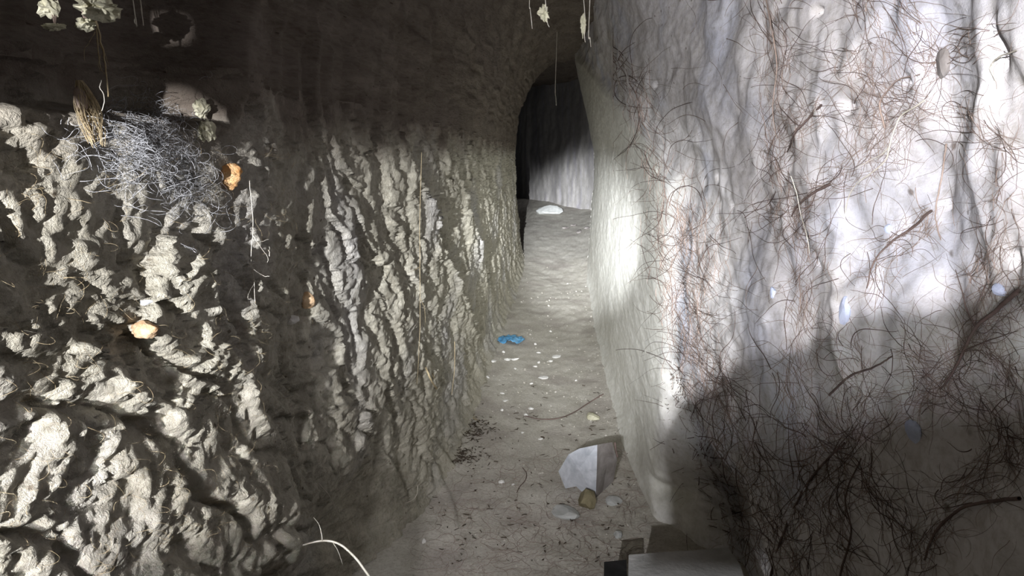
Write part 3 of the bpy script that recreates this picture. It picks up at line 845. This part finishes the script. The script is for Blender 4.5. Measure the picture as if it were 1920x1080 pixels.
# roots hanging in front of the hollow in the upper left corner
def near(px, py, y=0.72): return P(px, py, y)
root_thing('hanging_root', 'bundle of straw coloured roots hanging from the pale clods in the upper left', 'root', [near(180, 40), near(188, 70), near(195, 105), near(199, 140), near(203, 182)], .0010, .0006, M['root_straw'],
           [([near(180, 55), near(184, 95), near(189, 128), near(196, 140)], .0008), ([near(186, 80), near(196, 100), near(204, 122)], .0005), ([near(190, 100), near(184, 120), near(188, 135)], .0004), ([near(178, 60), near(170, 75), near(160, 90), near(159, 115)], .0005)], None, .0006, 11)
root_thing('hanging_root', 'thin curled root dangling beside the brown root ball', 'root', [near(190, 150), near(187, 165), near(194, 175), near(195, 190), near(190, 208), near(180, 225), near(178, 232)], .0004, .0003, M['root_pale'], (), None, .0003, 12)
def root_ball():
    c = near(152, 185, 0.62); o = empty('root_ball', c)
    core = bpy.data.objects.new('core', rock_mesh('core', (0.005, 0.007, 0.013), 33, M['root_mid'], 2, 0.3, 3, False)); COL.objects.link(core); core.parent = o
    r = np.random.default_rng(8); n, k = 70, 12
    a = r.uniform(0, 6.28, n); t = np.linspace(0, 1, k)[None]
    rad = (0.002 + 0.006 * np.sin(t * np.pi * 0.85)) * r.uniform(0.7, 1.3, (n, 1))
    aa = a[:, None] + t * r.normal(0, 1.2, (n, 1))
    Q = np.stack([np.cos(aa) * rad, np.sin(aa) * rad, 0.015 - t * (0.036 + 0.02 * r.random((n, 1))) + 0 * rad], -1)
    Q[..., 0] += t * 0.010
    tubes('fibre_tangle', Q, np.full((n, k), 0.00028) * r.uniform(0.6, 1.5, (n, 1)), M['root_straw'], 3, o)['kind'] = 'stuff'
    tag(o, 'brown ball of matted root fibres hanging at the upper left', 'root ball')
root_ball()
def tangle():
    r = np.random.default_rng(21); n, k = 430, 22
    cx = np.concatenate([r.normal(265, 48, 270), r.normal(330, 30, 100), r.normal(190, 40, 60)]); cy = np.concatenate([r.normal(262, 42, 270), r.normal(330, 40, 100), r.normal(250, 30, 60)])
    px, py = walk(r, cx, cy, r.normal(1.0, 0.8, n), k, 3.4 * r.uniform(0.6, 1.4, n), 0.3)
    Q = wall_pts(px, py, XL, -0.44)
    w = np.sin(np.linspace(0, np.pi, k))[None]
    Q[..., 0] += 0.003 + 0.022 * r.random((n, 1)) * w
    R = np.full((n, k), 0.00015) * r.uniform(0.6, 1.7, (n, 1))
    tag(tubes('white_rootlets', Q, R, M['root_white'], 3), 'tangle of hair-thin white rootlets over the upper near left wall', 'rootlets', None, 'stuff')
    n, k = 380, 14
    px, py = walk(r, r.uniform(0, 560, n), r.uniform(280, 1080, n), r.uniform(0, 6.28, n), k, 2.8 * r.uniform(0.5, 1.6, n), 0.25)
    Q = wall_pts(px, py, XL, -0.44)
    Q[..., 0] += 0.001 + 0.012 * r.random((n, 1)) * np.sin(np.linspace(0, np.pi, k))[None]
    R = np.full((n, k), 0.00013) * r.uniform(0.6, 1.6, (n, 1))
    tag(tubes('straw_rootlets', Q, R, M['root_straw'], 3), 'loose fine rootlets sticking out of the near left wall', 'rootlets', None, 'stuff')
tangle()
# pale clods of earth in the light at the top left
for i, (px, py, w, h, lab) in enumerate(((90, 14, 16, 20, 'pale yellow clod at the very top left picture edge'),
                                          (185, 18, 36, 18, 'ragged pale yellow clod above the hanging straw roots'),
                                          (103, 50, 16, 8, 'small grey-white clod left of the hanging straw roots'),
                                          (160, 48, 16, 11, 'grey-white clod at the top of the hanging straw roots'),
                                          (297, 155, 12, 14, 'whitish clod in the hollow right of the hanging roots'),
                                          (366, 205, 13, 16, 'grey clod at the upper end of the white rootlet tangle'),
                                          (370, 245, 15, 20, 'bright pale clod at the right end of the white rootlet tangle'))):
    y = 0.665 if px < 120 else 0.76 if py < 60 else 0.70
    q = P(px, py, y) if py < 100 else on_left(px, py) + Vector((0.01, 0, 0))
    k = q.y / F
    o = empty('clod', q)
    body = bpy.data.objects.new('lump', rock_mesh('lump', (w * k * 1.0, w * k * 1.3, h * k), 180 + i, M['clod'], 3, 0.8, 6, True)); COL.objects.link(body); body.parent = o
    for j in range(3 if py < 100 else 0):                # the root hairs it hangs by
        e = Vector((-0.05 + 0.02 * j, 0.015 * j, 0.24))
        tubes('root_hair', smooth_path([(0, 0, 0), (e.x * 0.3, e.y, 0.1), tuple(e)], 12)[None], np.full((1, 12), 0.0006), M['root_mid'], 4, o)
    tag(o, lab, 'clod')
# rootlets and crumbs hanging from the roof into the light
hang = [([(262, -8), (264, 15), (267, 33), (269, 48)], .8, .0006, 'white rootlet hanging from the roof right of the straw roots'),
        ([(252, 20), (254, 32), (252, 40), (257, 49)], .8, .0006, 'short kinked white rootlet hanging left of a longer one'),
        ([(589, -10), (591, 0), (592, 8)], 1.6, .001, 'tip of a white rootlet at the top picture edge'),
        ([(993, -10), (994, 15), (996, 35), (998, 54)], 2.0, .0011, 'thin white rootlet hanging from the roof left of the pale crumb'),
        ([(1104, 50), (1106, 70), (1108, 88)], 2.4, .0012, 'hair-thin rootlet hanging right of the narrow crumb'),
        ([(1041, 165), (1042, 182), (1043, 198)], 5.5, .003, 'faint rootlet hanging in the dark far opening')]
for i, (pp, y, r0, lab) in enumerate(hang):
    top = P(*pp[0], y)
    top = top + (Vector((-0.012, 0, 0.2)) if y < 1.5 else Vector((0.01, 0, float(roof(y)) - top.z)))
    root_thing('roof_rootlet', lab, 'root', [top] + [P(px, py, y) for px, py in pp], r0, r0 * 0.8, M['root_pale'], (), None, 0.0, i)
for i, (px, py, w, h, y, lab) in enumerate(((375, 18, 7, 14, 1.0, 'pale crumb of earth hanging from the roof at the upper left'),
                                             (1020, 25, 12, 18, 2.0, 'pale crumb of earth and root hanging under the roof'),
                                             (1093, 48, 6, 22, 2.4, 'narrow pale crumb hanging by the top of the right wall'))):
    k = y / F
    o = empty('hanging_crumb', P(px, py, y))
    c = bpy.data.objects.new('crumb', rock_mesh('crumb', (w * k * 0.8, w * k * 0.8, h * k * 0.75), 200 + i, M['clod'], 3, 0.9, 6, True)); COL.objects.link(c); c.parent = o
    q = np.array([[-0.03, 0, (float(roof(y)) - o.location.z) if y > 1.5 else 0.16], [0.002 * y, 0, h * k], [w * k * 0.5, 0, -h * k * 0.8], [w * k * 0.8, 0, -h * k * 1.3]])
    tubes('root_thread', smooth_path(q, 14)[None], np.full((1, 14), 0.0005 * y), M['root_pale'], 4, o)
    tag(o, lab, 'crumb')
